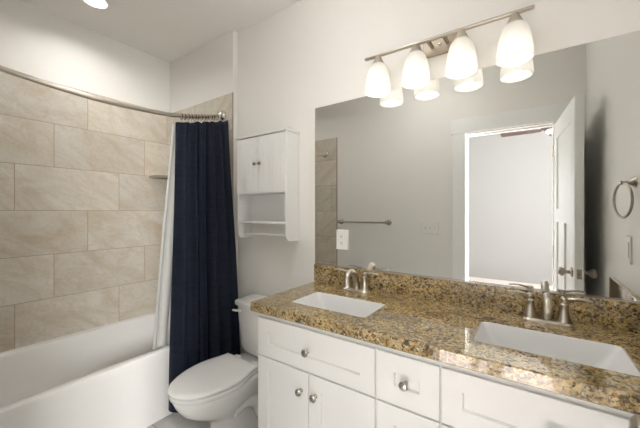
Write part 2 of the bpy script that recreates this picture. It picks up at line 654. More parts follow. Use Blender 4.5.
for i, (x0, x1) in enumerate(WINX):
    b = BM()
    xm = (x0 + x1) / 2
    for p, q in ((x0, x0 + 0.05), (xm - 0.02, xm + 0.02), (x1 - 0.05, x1)):
        box(b, p, q, BY - 0.08, BY - 0.03, 0.7, 2.3)
    for p, q in ((0.7, 0.75), (1.48, 1.52), (2.25, 2.3)):
        box(b, x0, x1, BY - 0.075, BY - 0.035, p, q)
    struct('window_%d' % (i + 1), b, TRIM)  # unseen windows, added to send fill light through the doorway
b = BM()
for y0, y1 in ((-3.0, -2.96), (-2.14, -2.1)):
    box(b, BX1 + 0.03, BX1 + 0.08, y0, y1, 1.25, 2.25)
for z0, z1 in ((1.25, 1.29), (1.44, 1.465), (1.73, 1.79), (1.855, 1.870), (2.21, 2.25)):
    box(b, BX1 + 0.035, BX1 + 0.075, -3.0, -2.1, z0, z1)
struct('window_3', b, TRIM)  # unseen window, its size and rails set to shape the floor sun patch
b = BM()
box(b, XR + 0.1, BX1 + 0.1, YB, YB + 0.1, 0, ZB)

box(b, XL - 0.1, XR + 0.1, YB, YB + 0.1, ZC + 0.1, ZB)
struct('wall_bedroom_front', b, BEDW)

# ------------------------------------------------------------------ bathtub
tub = thing('bathtub', (-2.37, -0.79, 0.0), 'long white alcove bathtub along the beige tiled wall', 'bathtub')
ty0, ty1 = YR + 0.0115, -0.0565
tx0, tx1 = -2.779, -1.972
tcx, tcy = (tx0 + tx1) / 2, (ty0 + ty1) / 2
hx, hy = (tx1 - tx0) / 2, (ty1 - ty0) / 2
def tr_ring(x0, x1, y0, y1, r, z):
    return rrect((x0 + x1) / 2, (y0 + y1) / 2, (x1 - x0) / 2, (y1 - y0) / 2, r, z, 8)
TZ = 0.445
rings = [tr_ring(tx0, tx1, ty0, ty1, 0.004, TZ - 0.05),
         tr_ring(tx0, tx1, ty0, ty1, 0.004, TZ - 0.010),
         tr_ring(tx0 + 0.001, tx1 - 0.002, ty0 + 0.001, ty1 - 0.001, 0.004, TZ - 0.003),
         tr_ring(tx0 + 0.003, tx1 - 0.008, ty0 + 0.003, ty1 - 0.003, 0.006, TZ),
         tr_ring(tx0 + 0.030, tx1 - 0.050, ty0 + 0.06, ty1 - 0.06, 0.09, TZ),
         tr_ring(tx0 + 0.036, tx1 - 0.058, ty0 + 0.068, ty1 - 0.068, 0.09, TZ - 0.005),
         tr_ring(tx0 + 0.042, tx1 - 0.064, ty0 + 0.075, ty1 - 0.075, 0.09, TZ - 0.02),
         tr_ring(tx0 + 0.075, tx1 - 0.085, ty0 + 0.16, ty1 - 0.10, 0.12, 0.25),
         tr_ring(tx0 + 0.10, tx1 - 0.105, ty0 + 0.22, ty1 - 0.13, 0.13, 0.14),
         tr_ring(tx0 + 0.14, tx1 - 0.14, ty0 + 0.27, ty1 - 0.17, 0.13, 0.10)]
obj('basin', loft(BM(), rings, False, True), TUBM, tub, True, 50)
# tiling flange bead at the wall
obj('wall_bead', box(BM(), tx0, tx0 + 0.012, ty0, ty1, TZ, TZ + 0.006, 0.003), TUBM, tub)
b = BM()
prof = [(tx1 - 0.004, 0.0), (tx1 - 0.004, 0.06), (tx1 - 0.012, 0.085), (tx1 - 0.012, 0.36), (tx1 - 0.006, 0.40), (tx1, TZ - 0.049), (tx1 - 0.03, TZ - 0.049), (tx1 - 0.03, 0.0)]
prof = [(tx1 - 0.003, 0.0), (tx1 - 0.003, 0.25), (tx1 - 0.001, TZ - 0.049), (tx1 - 0.03, TZ - 0.049), (tx1 - 0.03, 0.0)]
loft(b, [[Vector((x, y, z)) for x, z in prof] for y in (ty0, ty1)])
obj('apron', b, TUBM, tub, True, 40)
obj('drain', lathe(BM(), [(0, 0.100), (0.028, 0.101), (0.03, 0.104), (0.024, 0.106), (0, 0.106)], (tcx, ty1 - 0.28, 0), 'Z'), CHROME, tub)

# corner shelf
b = BM()
cx, cy = -2.78, -0.055
pts = [Vector((cx + 0.0005, cy - 0.0005, 0))] + [Vector((cx + 0.0005 + 0.185 * sin(a), cy - 0.0005 - 0.185 * cos(a), 0)) for a in [pi / 2 * i / 14 for i in range(15)]]
loft(b, [[p + Vector((0, 0, 1.652)) for p in pts], [p + Vector((0, 0, 1.670)) for p in pts]])
o = obj('corner_shelf', b, mat('shelf_stone', (0.30, 0.25, 0.17), 0.35), None, True)
tag(o, 'small beige corner shelf on the tiled wall beside the curtain', 'shelf')

# ------------------------------------------------------------------ shower rod, rings, curtain, liner
RINGM = nickel('dark_bronze', (0.20, 0.17, 0.14), 0.35)
RODP = [(-2.000, -0.058, 2.103), (-1.996, -0.075, 2.098), (-1.972, -0.19, 2.062), (-1.942, -0.441, 1.998), (-1.922, -0.649, 1.969), (-1.915, -0.912, 1.957),
        (-1.928, -1.118, 1.971), (-1.952, -1.285, 1.994), (-2.03, -1.45, 2.035), (-2.066, -1.517, 2.058)]
rodc = smoothpath(RODP, 10)
def rod_at(y):
    for a, b_ in zip(rodc, rodc[1:]):
        if a.y >= y >= b_.y:
            u = (a.y - y) / max(a.y - b_.y, 1e-6)
            return a.lerp(b_, u)
    return rodc[-1]
rod = thing('shower_rod', (-2.0, -0.79, 1.95), 'long curved brushed nickel rod above the bathtub', 'curtain rod')
obj('rod', tube(BM(), rodc, 0.0125, 14), NICK, rod)
fl = [(0.0, 0), (0.044, 0), (0.046, 0.008), (0.043, 0.018), (0.034, 0.026), (0.020, 0.031), (0.016, 0.040), (0.0, 0.041)]
obj('flange', lathe(BM(), fl, (-2.0, -0.0552, 2.104), '-Y', 28), CHROME, rod)
obj('flange', lathe(BM(), fl, (-2.066, YR + 0.0102, 2.058), 'Y', 28), CHROME, rod)

NR = 12
ys = [-0.115 - 0.315 * (i / (NR - 1)) ** 0.9 for i in range(NR)]
ring_proto = None
words = ['first', 'second', 'third', 'fourth', 'fifth', 'sixth', 'seventh', 'eighth', 'ninth', 'tenth', 'eleventh', 'twelfth']
for i, y in enumerate(ys):
    p = rod_at(y)
    if ring_proto is None:
        ring_proto = thing('curtain_ring', (0, 0, 0), 'ring', 'curtain ring')
        b = BM()
        torus(b, (0, 0, -0.0055), 0.0205, 0.0026, 'Y', 24, 8)
        obj('ring', b, RINGM, ring_proto)
        b = tube(BM(), smoothpath([(0.0, 0, -0.026), (0.003, 0, -0.031), (0.006, 0, -0.037), (0.002, 0, -0.043), (-0.003, 0, -0.039)], 3), 0.0016, 6)
        obj('hook', b, CHROME, ring_proto)
        r = ring_proto
    else:
        r = copy_tree(ring_proto)
    r.location = p
    r.rotation_euler = (0, 0, random.uniform(-0.3, 0.3))
    r['label'] = '%s metal curtain ring along the rod, counted from the wall flange' % words[i]
    r['group'] = 'rings holding up the navy shower curtain'

def curtain_mesh(top, bot, nfold, a_top, a_bot, thick, ph=0.0, ns=150, nh=46, wob=0.006, seed=3, scallop=0.0):
    rnd = random.Random(seed)
    phs = [rnd.uniform(0, 6.28) for _ in range(6)]
    b = BM()
    grid = []
    for side in (0, 1):
        g = []
        for j in range(nh + 1):
            h = j / nh
            row = []
            for i in range(ns + 1):
                s = i / ns
                T, B = Vector(top(s)), Vector(bot(s))
                P = T.lerp(B, h)
                amp = a_top * (1 - h) + a_bot * h
                sw = s + 0.012 * sin(5 * s * 6.28 + phs[0]) + 0.015 * h * sin(9 * s + phs[1] + 2 * h)
                d = amp * (sin(2 * pi * nfold * sw + ph) + 0.28 * sin(4 * pi * nfold * sw + 2 * ph + 0.8)) + 0.30 * amp * sin(2 * pi * nfold * 1.7 * sw + phs[2] + 1.2 * h)
                d += wob * sin(7 * h + phs[3] + 8 * s)
                P = P + Vector((d + side * thick, 0.35 * amp * cos(2 * pi * nfold * sw + ph), -scallop * (0.5 - 0.5 * cos(2 * pi * 11 * s)) * (1 - h) ** 3))
                row.append(b.verts.new(P))
            g.append(row)
        grid.append(g)
    for side, g in enumerate(grid):
        for j in range(nh):
            for i in range(ns):
                q = (g[j][i], g[j][i + 1], g[j + 1][i + 1], g[j + 1][i])
                b.faces.new(q)
    f0, f1 = grid
    for i in range(ns):
        b.faces.new((f0[0][i], f1[0][i], f1[0][i + 1], f0[0][i + 1]))
        b.faces.new((f0[nh][i], f1[nh][i], f1[nh][i + 1], f0[nh][i + 1]))
    for j in range(nh):
        b.faces.new((f0[j][0], f1[j][0], f1[j + 1][0], f0[j + 1][0]))
        b.faces.new((f0[j][ns], f1[j][ns], f1[j + 1][ns], f0[j + 1][ns]))
    return b
def c_top(s):
    y = -0.086 - 0.367 * s
    p = rod_at(y)
    return (-1.936 + 0.006 * s, y, p.z - 0.043)
def c_bot(s):
    return (-1.772 - 0.108 * s, -0.095 - 0.435 * s, 0.07)
cur = obj('shower_curtain', curtain_mesh(c_top, c_bot, 5.5, 0.036, 0.050, 0.002, 0.4, scallop=0.010), NAVY, None, True, 80)
tag(cur, 'dark navy fabric shower curtain bunched at the wall end of the rod', 'curtain')
def l_top(s):
    y = -0.10 - 0.37 * s
    p = rod_at(y)
    return (-2.012 + 0.012 * s, y, p.z - 0.040)
def l_bot(s):
    return (-2.078 - 0.010 * s, -0.16 - 0.405 * s, 0.36)
lin = obj('shower_liner', curtain_mesh(l_top, l_bot, 5.0, 0.012, 0.016, 0.001, 1.2, wob=0.003, seed=9), LINER, None, True, 80)
tag(lin, 'white shower curtain liner hanging inside the tub behind the navy curtain', 'curtain liner')

# ------------------------------------------------------------------ toilet
TXC = -1.472
toi = thing('toilet', (TXC, -0.40, 0.0), 'white two-piece toilet with closed lid beside the vanity', 'toilet')
def egg(z, hw, yc, yf, yb, hb, n=20, cx=TXC, k=2.0):
    """outline: front ellipse from the widest line yc to the tip yf, back narrows to half width hb at yb"""
    pts = []
    for i in range(2 * n + 1):
        a = -pi / 2 + pi * i / (2 * n)
        sx = sin(a)
        px = hw * (abs(sx) ** (2 / k)) * (1 if sx >= 0 else -1)
        py = yc - (yc - yf) * (cos(a) ** (2 / k))
        pts.append(Vector((cx - px, py, z)))
    m = 8
    for i in range(1, m + 1):
        u = i / m
        px = hw + (hb - hw) * (u * u * (3 - 2 * u) if True else u)
        pts.append(Vector((cx - px, yc + (yb - yc) * u, z)))
    for i in range(1, m):
        pts.append(Vector((cx - hb + 2 * hb * i / m, yb, z)))
    for i in range(m, 0, -1):
        u = i / m
        px = hw + (hb - hw) * (u * u * (3 - 2 * u))
        pts.append(Vector((cx + px, yc + (yb - yc) * u, z)))
    return pts
rings = [egg(0.0, 0.112, -0.39, -0.548, -0.10, 0.095), egg(0.012, 0.112, -0.39, -0.548, -0.10, 0.095),
         egg(0.03, 0.102, -0.39, -0.536, -0.105, 0.088), egg(0.09, 0.094, -0.40, -0.524, -0.11, 0.082),
         egg(0.17, 0.098, -0.41, -0.534, -0.11, 0.084), egg(0.215, 0.115, -0.43, -0.580, -0.10, 0.09),
         egg(0.255, 0.138, -0.45, -0.655, -0.095, 0.097), egg(0.295, 0.154, -0.465, -0.705, -0.088, 0.106), egg(0.335, 0.164, -0.475, -0.730, -0.08, 0.117),
         egg(0.362, 0.170, -0.48, -0.742, -0.07, 0.125), egg(0.383, 0.172, -0.48, -0.747, -0.065, 0.13), egg(0.390, 0.168, -0.48, -0.742, -0.07, 0.126)]
obj('bowl', loft(BM(), rings), PORC, toi, True, 60)
# trapway relief on each flank
for s in (1, -1):
    b = tube(BM(), smoothpath([(TXC + s * 0.10, -0.47, 0.24), (TXC + s * 0.105, -0.38, 0.255), (TXC + s * 0.10, -0.29, 0.20), (TXC + s * 0.095, -0.24, 0.11),
                               (TXC + s * 0.09, -0.19, 0.06), (TXC + s * 0.085, -0.13, 0.05)], 5), 0.042, 14)
    obj('trapway', b, PORC, toi)
    obj('bolt_cap', lathe(BM(), [(0.0, 0.0), (0.017, 0.0), (0.016, 0.012), (0.010, 0.02), (0, 0.021)], (TXC + s * 0.105, -0.30, 0.012), 'Z', 18), PORC, toi)
seat_r = [egg(0.3902, 0.168, -0.49, -0.752, -0.315, 0.136), egg(0.394, 0.174, -0.49, -0.760, -0.31, 0.14), egg(0.412, 0.175, -0.49, -0.762, -0.31, 0.14), egg(0.416, 0.170, -0.49, -0.755, -0.313, 0.137)]
obj('seat', loft(BM(), seat_r), PORC, toi, True, 60)
lid_r = [egg(0.4185, 0.168, -0.49, -0.758, -0.312, 0.137), egg(0.422, 0.175, -0.49, -0.766, -0.306, 0.142), egg(0.432, 0.176, -0.49, -0.768, -0.305, 0.143), egg(0.438, 0.170, -0.49, -0.760, -0.31, 0.138),
         egg(0.4395, 0.152, -0.49, -0.738, -0.325, 0.125), egg(0.441, 0.142, -0.49, -0.726, -0.335, 0.118), egg(0.443, 0.10, -0.49, -0.66, -0.36, 0.08)]
obj('lid', loft(BM(), lid_r), PORC, toi, True, 60)
for s in (1, -1):
    obj('seat_hinge', box(BM(), TXC + s * 0.075 - 0.022, TXC + s * 0.075 + 0.022, -0.309, -0.272, 0.390, 0.428, 0.006, 3), PORC, toi)
def tank_ring(z, hw, yf, yb, bow, r=0.02, n=10):
    pts = []
    for i in range(n + 1):
        u = -1 + 2 * i / n
        pts.append(Vector((TXC + u * (hw - r), yf - bow * (1 - u * u), z)))
    pts2 = [Vector((TXC + hw - r * 0.3, yf + r * 0.3, z)), Vector((TXC + hw, yf + r, z)), Vector((TXC + hw, yb - r, z)), Vector((TXC + hw - r, yb, z)),
            Vector((TXC - hw + r, yb, z)), Vector((TXC - hw, yb - r, z)), Vector((TXC - hw, yf + r, z)), Vector((TXC - hw + r * 0.3, yf + r * 0.3, z))]
    return pts + pts2
obj('tank', loft(BM(), [tank_ring(0.400, 0.14, -0.17, -0.035, 0.012), tank_ring(0.405, 0.150, -0.178, -0.03, 0.014), tank_ring(0.44, 0.165, -0.185, -0.026, 0.018),
                        tank_ring(0.60, 0.186, -0.192, -0.022, 0.024), tank_ring(0.712, 0.194, -0.196, -0.020, 0.026)]), PORC, toi, True, 40)
obj('tank_lid', loft(BM(), [tank_ring(0.712, 0.200, -0.202, -0.016, 0.027), tank_ring(0.716, 0.207, -0.208, -0.012, 0.028), tank_ring(0.738, 0.208, -0.209, -0.012, 0.028),
                            tank_ring(0.746, 0.202, -0.203, -0.016, 0.027), tank_ring(0.749, 0.185, -0.186, -0.03, 0.025)]), PORC, toi, True, 40)
b = lathe(BM(), [(0, 0), (0.014, 0.0), (0.014, 0.006), (0.008, 0.009), (0.008, 0.016), (0, 0.017)], (TXC - 0.150, -0.2025, 0.684), '-Y', 16)
tube(b, [(TXC - 0.150, -0.217, 0.684), (TXC - 0.175, -0.222, 0.682), (TXC - 0.200, -0.222, 0.680)], [0.007, 0.008, 0.0065], 10)
obj('flush_lever', b, WPLAS, toi)

# ------------------------------------------------------------------ cabinet over the toilet
CX0, CX1, CYF = -1.735, -1.268, -0.130
cab = thing('wall_cabinet', ((CX0 + CX1) / 2, 0, 1.16), 'white two-door wall cabinet with open shelf hung above the toilet', 'cabinet')
b = BM()
T = 0.014
def side_panel(b, x0, x1):
    r = 0.045
    pts = [(-0.001, 1.865), (CYF, 1.865)] + [(CYF + r - r * cos(a), 1.160 + r - r * sin(a)) for a in [pi / 2 * i / 8 for i in range(9)]] + [(-0.001, 1.160)]
    prism_yz(b, pts, x0, x1)
side_panel(b, CX0, CX0 + T)
side_panel(b, CX1 - T, CX1)
box(b, CX0 + T, CX1 - T, -0.007, -0.001, 1.26, 1.865)
box(b, CX0 + T, CX1 - T, CYF + 0.006, -0.007, 1.472, 1.486)
obj('body', b, CABW, cab, True, 30)
obj('top', box(BM(), CX0 - 0.010, CX1 + 0.010, CYF - 0.012, -0.001, 1.865, 1.880, 0.003), CABW, cab)
obj('shelf', box(BM(), CX0 + T, CX1 - T, CYF + 0.004, -0.007, 1.272, 1.284, 0.002), CABW, cab)
obj('towel_rail', tube(BM(), [(CX0 + T - 0.002, -0.075, 1.192), (CX1 - T + 0.002, -0.075, 1.192)], 0.0075, 14), CABW, cab)
mid = (CX0 + CX1) / 2 - 0.010
def bead_door(x0, x1, kx):
    b = BM()
    n = 5
    g = 0.0013
    wdt = (x1 - x0)
    z0, z1, y0 = 1.478, 1.858, CYF - 0.008
    # beadboard: vertical grooves
    pts = [(x0, y0 + 0.014), (x0, y0)]
    for i in range(1, 8):
        x = x0 + wdt * i / 8
        pts += [(x - g, y0), (x, y0 + 0.0013), (x + g, y0)]
    pts += [(x1, y0), (x1, y0 + 0.014)]
    loft(b, [[Vector((x, y, z0)) for x, y in pts], [Vector((x, y, z1)) for x, y in pts]])
    d = obj('door', b, CABW, cab, True, 20)
    kb = lathe(BM(), [(0, 0), (0.006, 0), (0.005, 0.008), (0.010, 0.012), (0.012, 0.018), (0.009, 0.023), (0, 0.025)], (kx, y0, 1.674), '-Y', 18)
    obj('knob', kb, KNOBM, d)
bead_door(CX0 + 0.004, mid - 0.001, mid - 0.022)
bead_door(mid + 0.001, CX1 - 0.004, mid + 0.022)

# ------------------------------------------------------------------ vanity cabinets
VY = -0.523   # face frame
VF = -0.535   # door faces
def shaker(b, x0, x1, z0, z1, stile=0.062, y0=VF, th=0.0115):
    """recessed panel front as one mesh"""
    o = [(x0, z0), (x1, z0), (x1, z1), (x0, z1)]
    e = 0.0015
    o2 = [(x0 + e, z0 + e), (x1 - e, z0 + e), (x1 - e, z1 - e), (x0 + e, z1 - e)]
    s = stile
    i1 = [(x0 + s, z0 + s), (x1 - s, z0 + s), (x1 - s, z1 - s), (x0 + s, z1 - s)]
    c = 0.004
    i2 = [(x0 + s + c, z0 + s + c), (x1 - s - c, z0 + s + c), (x1 - s - c, z1 - s - c), (x0 + s + c, z1 - s - c)]
    rings = []
    for pts, y in ((o, y0 + th), (o, y0 + e), (o2, y0), (i1, y0), (i2, y0 + 0.0095)):
        rings.append([Vector((x, y, z)) for x, z in pts])
    return loft(b, rings, True, True)
def knob(par, x, z):
    b = lathe(BM(), [(0, 0), (0.009, 0), (0.0085, 0.003), (0.0055, 0.006), (0.0055, 0.013), (0.0095, 0.017), (0.0155, 0.021), (0.0160, 0.026), (0.0125, 0.030), (0, 0.032)], (x, VF, z), '-Y', 22)
    return obj('knob', b, KNOBM, par)
ZT = 0.866
def carcass(x0, x1, par, open_top=True):
    b = BM()
    box(b, x0, x0 + 0.016, VY, -0.002, 0.10, ZT)
    box(b, x1 - 0.016, x1, VY, -0.002, 0.10, ZT)
    box(b, x0 + 0.016, x1 - 0.016, VY, -0.002, 0.10, 0.116)
    box(b, x0 + 0.016, x1 - 0.016, -0.010, -0.002, 0.116, ZT)
    box(b, x0 + 0.016, x1 - 0.016, VY, VY + 0.018, 0.60, ZT)
    box(b, x0 + 0.016, x1 - 0.016, VY, VY + 0.018, 0.116, 0.14)
    obj('body', b, CABW, par, False)
    obj('toe_kick', box(BM(), x0, x1, -0.45, -0.43, 0.0, 0.10), CABW, par, False)
def sink_base(x0, x1, label, full_left=False):
    c = thing('vanity_cabinet', ((x0 + x1) / 2, -0.26, 0.0), label, 'cabinet')
    carcass(x0, x1, c)
    a, e = x0 + 0.002, x1 - 0.003
    d = obj('drawer_front', shaker(BM(), a, e, 0.657, 0.838), CABW, c, False)
    knob(d, (a + e) / 2 - 0.004, 0.746)
    m = (a + e) / 2
    for i, (p, q) in enumerate(((a, m - 0.0015), (m + 0.0015, e))):
        dd = obj('door', shaker(BM(), p, q, 0.112, 0.650), CABW, c, False)
        knob(dd, (q - 0.037) if i == 0 else (p + 0.037), 0.567)
    return c
sink_base(-1.100, -0.4765, 'left white vanity sink cabinet next to the toilet')
sink_base(-0.2425, XR - 0.004, 'right white vanity sink cabinet below the nearer sink')
c = thing('vanity_cabinet', (-0.36, -0.26, 0.0), 'narrow white drawer cabinet between the two vanity sink cabinets', 'cabinet')
carcass(-0.476, -0.243, c)
for z0, z1 in ((0.657, 0.838), (0.478, 0.650), (0.298, 0.471), (0.112, 0.291)):
    d = obj('drawer_front', shaker(BM(), -0.4705, -0.2475, z0, z1, 0.066), CABW, c, False)
    knob(d, -0.362 if z0 > 0.6 else -0.362, (z0 + z1) / 2)

# ------------------------------------------------------------------ counter with two cut-outs
ZK0, ZK1 = 0.867, 0.912
KX0, KX1, KY0, KY1 = -1.122, XR - 0.001, -0.562, -0.001
S1 = (-0.970, -0.562, -0.450, -0.212)
S2 = (-0.165, 0.248, -0.435, -0.197)
def counter():
    b = BM()
    def ringpts(r):
        x0, x1, y0, y1 = r
        return rrect((x0 + x1) / 2, (y0 + y1) / 2, (x1 - x0) / 2, (y1 - y0) / 2, 0.018, 0, 4)
    holes = [ringpts(S1), ringpts(S2)]
    out0 = [(KX0, KY0), (KX1, KY0), (KX1, KY1), (KX0, KY1)]
    e = 0.004
    out1 = [(KX0 + e, KY0 + e), (KX1, KY0 + e), (KX1, KY1), (KX0 + e, KY1)]
    def level(outer, z):
        ov = [b.verts.new((x, y, z)) for x, y in outer]
        hv = [[b.verts.new((p.x, p.y, z)) for p in h] for h in holes]
        es = []
        for loop in [ov] + hv:
            for i in range(len(loop)):
                es.append(b.edges.new((loop[i], loop[(i + 1) % len(loop)])))
        return ov, hv, es
    ov, hv, es = level(out1, ZK1)
    bmesh.ops.triangle_fill(b, edges=es, use_beauty=True, use_dissolve=True)
    ov2, hv2, es2 = level(out1, ZK0)
    bmesh.ops.triangle_fill(b, edges=es2, use_beauty=True, use_dissolve=True)
    mid1 = [b.verts.new((x, y, ZK1 - e)) for x, y in out0]
    mid0 = [b.verts.new((x, y, ZK0 + e)) for x, y in out0]
    ringface(b, ov, mid1)
    ringface(b, mid1, mid0)
    ringface(b, mid0, ov2)
    for a, c_ in zip(hv, hv2):
        ringface(b, a, c_)
    return b
o = obj('countertop', counter(), GRAN, None, True, 20)
tag(o, 'brown speckled granite countertop across the whole vanity with two sink openings', 'countertop')
o = obj('backsplash', box(BM(), -1.133, XR - 0.0215, -0.021, -0.001, ZK1 + 0.0003, 1.017, 0.0015), GRAN)
tag(o, 'low granite backsplash running along the wall under the mirror', 'backsplash')
o = obj('side_splash', box(BM(), XR - 0.021, XR - 0.001, -0.556, -0.001, ZK1 + 0.0003, 1.017, 0.0015), GRAN)
tag(o, 'short granite side splash on the right wall', 'backsplash')

def sink(r, label):
    x0, x1, y0, y1 = r
    c = thing('sink', ((x0 + x1) / 2, (y0 + y1) / 2, 0.73), label, 'sink')
    o = 0.004
    def R(ix0, ix1, iy0, iy1, rad, z):
        return tr_ring(x0 - o + ix0, x1 + o - ix1, y0 - o + iy0, y1 + o - iy1, rad, z)
    zt = ZK0 - 0.0005
    q = o + 0.0006
    rings = [R(-0.015, -0.015, -0.015, -0.015, 0.02, zt - 0.012), R(-0.015, -0.015, -0.015, -0.015, 0.02, zt), R(q, q, q, q, 0.018, zt), R(q, q, q, q, 0.018, ZK1 - 0.0045), R(q + 0.004, q + 0.004, q + 0.003, q + 0.003, 0.02, ZK1 - 0.003),
             R(q + 0.010, q + 0.010, q + 0.006, q + 0.006, 0.022, ZK1 - 0.012),
             R(0.075, 0.075, 0.022, 0.016, 0.03, zt - 0.085), R(0.10, 0.10, 0.035, 0.025, 0.035, zt - 0.105), R(0.15, 0.15, 0.07, 0.06, 0.03, zt - 0.113)]
    rings = [[Vector(p) for p in rr] for rr in rings]
    obj('basin', loft(BM(), rings, False, True), SINKM, c, True, 40)
    obj('drain', lathe(BM(), [(0, 0), (0.021, 0.0), (0.022, 0.002), (0.017, 0.004), (0.0, 0.004)], ((x0 + x1) / 2, (y0 + y1) / 2 + 0.01, zt - 0.1125), 'Z'), CHROME, c)
    return c
sink(S1, 'white rectangular undermount sink nearer the toilet')
sink(S2, 'white rectangular undermount sink at the right end of the countertop')

# ------------------------------------------------------------------ faucets
def faucet(x, y, label):
    f = thing('faucet', (x, y, ZK1), label, 'faucet', 'two-handle faucets on the countertop')
    z = ZK1 + 0.0003
    b = BM()
    loft(b, [rrect(x, y, 0.083, 0.029, 0.028, z, 6), rrect(x, y, 0.083, 0.029, 0.028, z + 0.005, 6), rrect(x, y, 0.076, 0.023, 0.022, z + 0.013, 6)])
    obj('base_plate', b, NICK, f)
    for s in (-1, 1):
        hx_ = x + s * 0.054
        b = lathe(BM(), [(0, z + 0.010 - 0), (0.0235, z + 0.010), (0.0235, z + 0.014), (0.020, z + 0.024), (0.0145, z + 0.055), (0.0125, z + 0.070), (0.0145, z + 0.074), (0.0145, z + 0.080),
                         (0.010, z + 0.084), (0.0095, z + 0.089), (0.0125, z + 0.095), (0.013, z + 0.101), (0.010, z + 0.107), (0, z + 0.110)], (hx_, y, 0), 'Z', 22)
        h = obj('handle', b, NICK, f)
        lv = BM()
        n = 10
        rings = []
        for i in range(n + 1):
            u = i / n
            px = hx_ + s * (0.006 + 0.076 * u)
            pz = z + 0.100 + 0.006 * sin(u * pi * 0.9) + 0.002 * u
            hw = 0.0050 + 0.0045 * sin(min(u * 1.15, 1) * pi * 0.62)
            ht = 0.0052 - 0.0012 * u
            if i == n:
                hw *= 0.5; ht *= 0.5
            rings.append([Vector((px, y - 0.004 * u + hw * cos(a), pz + ht * sin(a))) for a in [2 * pi * k / 12 for k in range(12)]])
        loft(lv, rings)
        obj('lever', lv, NICK, h)
    path = smoothpath([(x, y + 0.006, z + 0.008), (x, y + 0.004, z + 0.045), (x, y - 0.014, z + 0.088), (x, y - 0.045, z + 0.112), (x, y - 0.078, z + 0.106), (x, y - 0.098, z + 0.082), (x, y - 0.103, z + 0.062)], 6)
    n = len(path)
    rr = [0.0190 - 0.0055 * min(i / n * 1.6, 1) + (0.0015 if i > n - 6 else 0) for i in range(n)]
    obj('spout', tube(BM(), path, rr, 18), NICK, f)
    rod_ = tube(BM(), [(x, y + 0.026, z + 0.004), (x, y + 0.026, z + 0.05)], 0.0028, 8)
    lathe(rod_, [(0, 0.048), (0.006, 0.049), (0.006, 0.056), (0, 0.058)], (x, y + 0.026, z), 'Z', 10)
    obj('lift_rod', rod_, NICK, f)
    return f
faucet(-0.800, -0.082, 'brushed nickel two-handle faucet behind the sink nearer the toilet')
faucet(0.051, -0.078, 'brushed nickel two-handle faucet behind the right-hand sink')

# ------------------------------------------------------------------ mirror and plates
mr = thing('mirror', (-0.40, 0, 1.019), 'large frameless wall mirror above the granite backsplash', 'mirror')
obj('glass', box(BM(), -1.135, XR - 0.002, -0.006, -0.001, 1.0185, 2.012), MIRR, mr, False)
obj('bottom_channel', box(BM(), -1.135, XR - 0.002, -0.0085, -0.006, 1.0175, 1.0235), CHROME, mr, False)

def plate(name, face, normal, c1, z, w_, h_, label, cat, kind, n=1, dp=0.0):
    """cover plate on a wall; normal '-Y','Y','-X'"""
    def T(u, d, zz):
        if normal == '-Y': return Vector((c1 + u, face - d, zz))
        if normal == 'Y': return Vector((c1 - u, face + d, zz))
        return Vector((face - d, c1 - u, zz))
    th = thing(name, T(0, 0, z), label, cat)
    b = BM()
    def lvl(g, d):
        return [T(sx * (w_ / 2 - g), d, z + sz * (h_ / 2 - g)) for sx, sz in ((-1, -1), (1, -1), (1, 1), (-1, 1))]
    loft(b, [lvl(0, 0.0003), lvl(0, 0.003 + dp), lvl(0.003, 0.006 + dp)])
    obj('cover_plate', b, WPLAS, th, False)
    for i in range(n):
        cu = (i - (n - 1) / 2) * 0.046
        if kind == 'outlet':
            for dz in (0.02, -0.02):
                bb = BM()
                pts = [(cu + 0.0165 * cos(a), z + dz + 0.0145 * max(-0.85, min(0.85, sin(a)))) for a in [2 * pi * k / 20 for k in range(20)]]
                loft(bb, [[T(u, 0.006 + dp, zz) for u, zz in pts], [T(u, 0.0075 + dp, zz) for u, zz in pts]])
                rc = obj('receptacle', bb, WPLAS, th, False)
                for du in (-0.006, 0.006):
                    q = BM()
                    loft(q, [[T(cu + du + a * 0.0012, d, z + dz + 0.002 + c_ * 0.004) for a, c_ in ((-1, -1), (1, -1), (1, 1), (-1, 1))] for d in (0.0074 + dp, 0.0079 + dp)])
                    obj('slot', q, DARK, rc, False)
                q = BM()
                loft(q, [[T(cu + 0.0022 * cos(a), d, z + dz - 0.007 + 0.0022 * sin(a)) for a in [2 * pi * k / 10 for k in range(10)]] for d in (0.0074 + dp, 0.0079 + dp)])
                obj('ground_hole', q, DARK, rc, False)
        elif kind == 'toggle':
            bb = BM()
            loft(bb, [[T(cu + a * 0.005, 0.006, z + c_ * 0.012) for a, c_ in ((-1, -1), (1, -1), (1, 1), (-1, 1))],
                      [T(cu + a * 0.0038, 0.017, z + 0.006 + c_ * 0.006) for a, c_ in ((-1, -1), (1, -1), (1, 1), (-1, 1))]])
            obj('toggle', bb, WPLAS, th, False)
        else:
            bb = BM()
            loft(bb, [[T(cu + a * 0.0165, 0.006, z + c_ * 0.033) for a, c_ in ((-1, -1), (1, -1), (1, 1), (-1, 1))],
                      [T(cu + a * 0.0155, 0.009, z + c_ * 0.032) for a, c_ in ((-1, -1), (1, -1), (1, 1), (-1, 1))]])
            obj('rocker', bb, WPLAS, th, False)
    return th
plate('wall_outlet', -0.0062, '-Y', -0.930, 1.183, 0.074, 0.118, 'white electrical outlet set in the left end of the mirror', 'outlet', 'outlet', 1, 0.008)
plate('light_switch', YR, 'Y', -0.823, 1.19, 0.165, 0.116, 'triple light switch plate on the wall left of the door in the mirror', 'light switch', 'toggle', 3)
plate('light_switch', XR, '-X', -0.266, 1.186, 0.074, 0.118, 'single light switch plate on the right wall under the towel ring', 'light switch', 'rocker', 1)

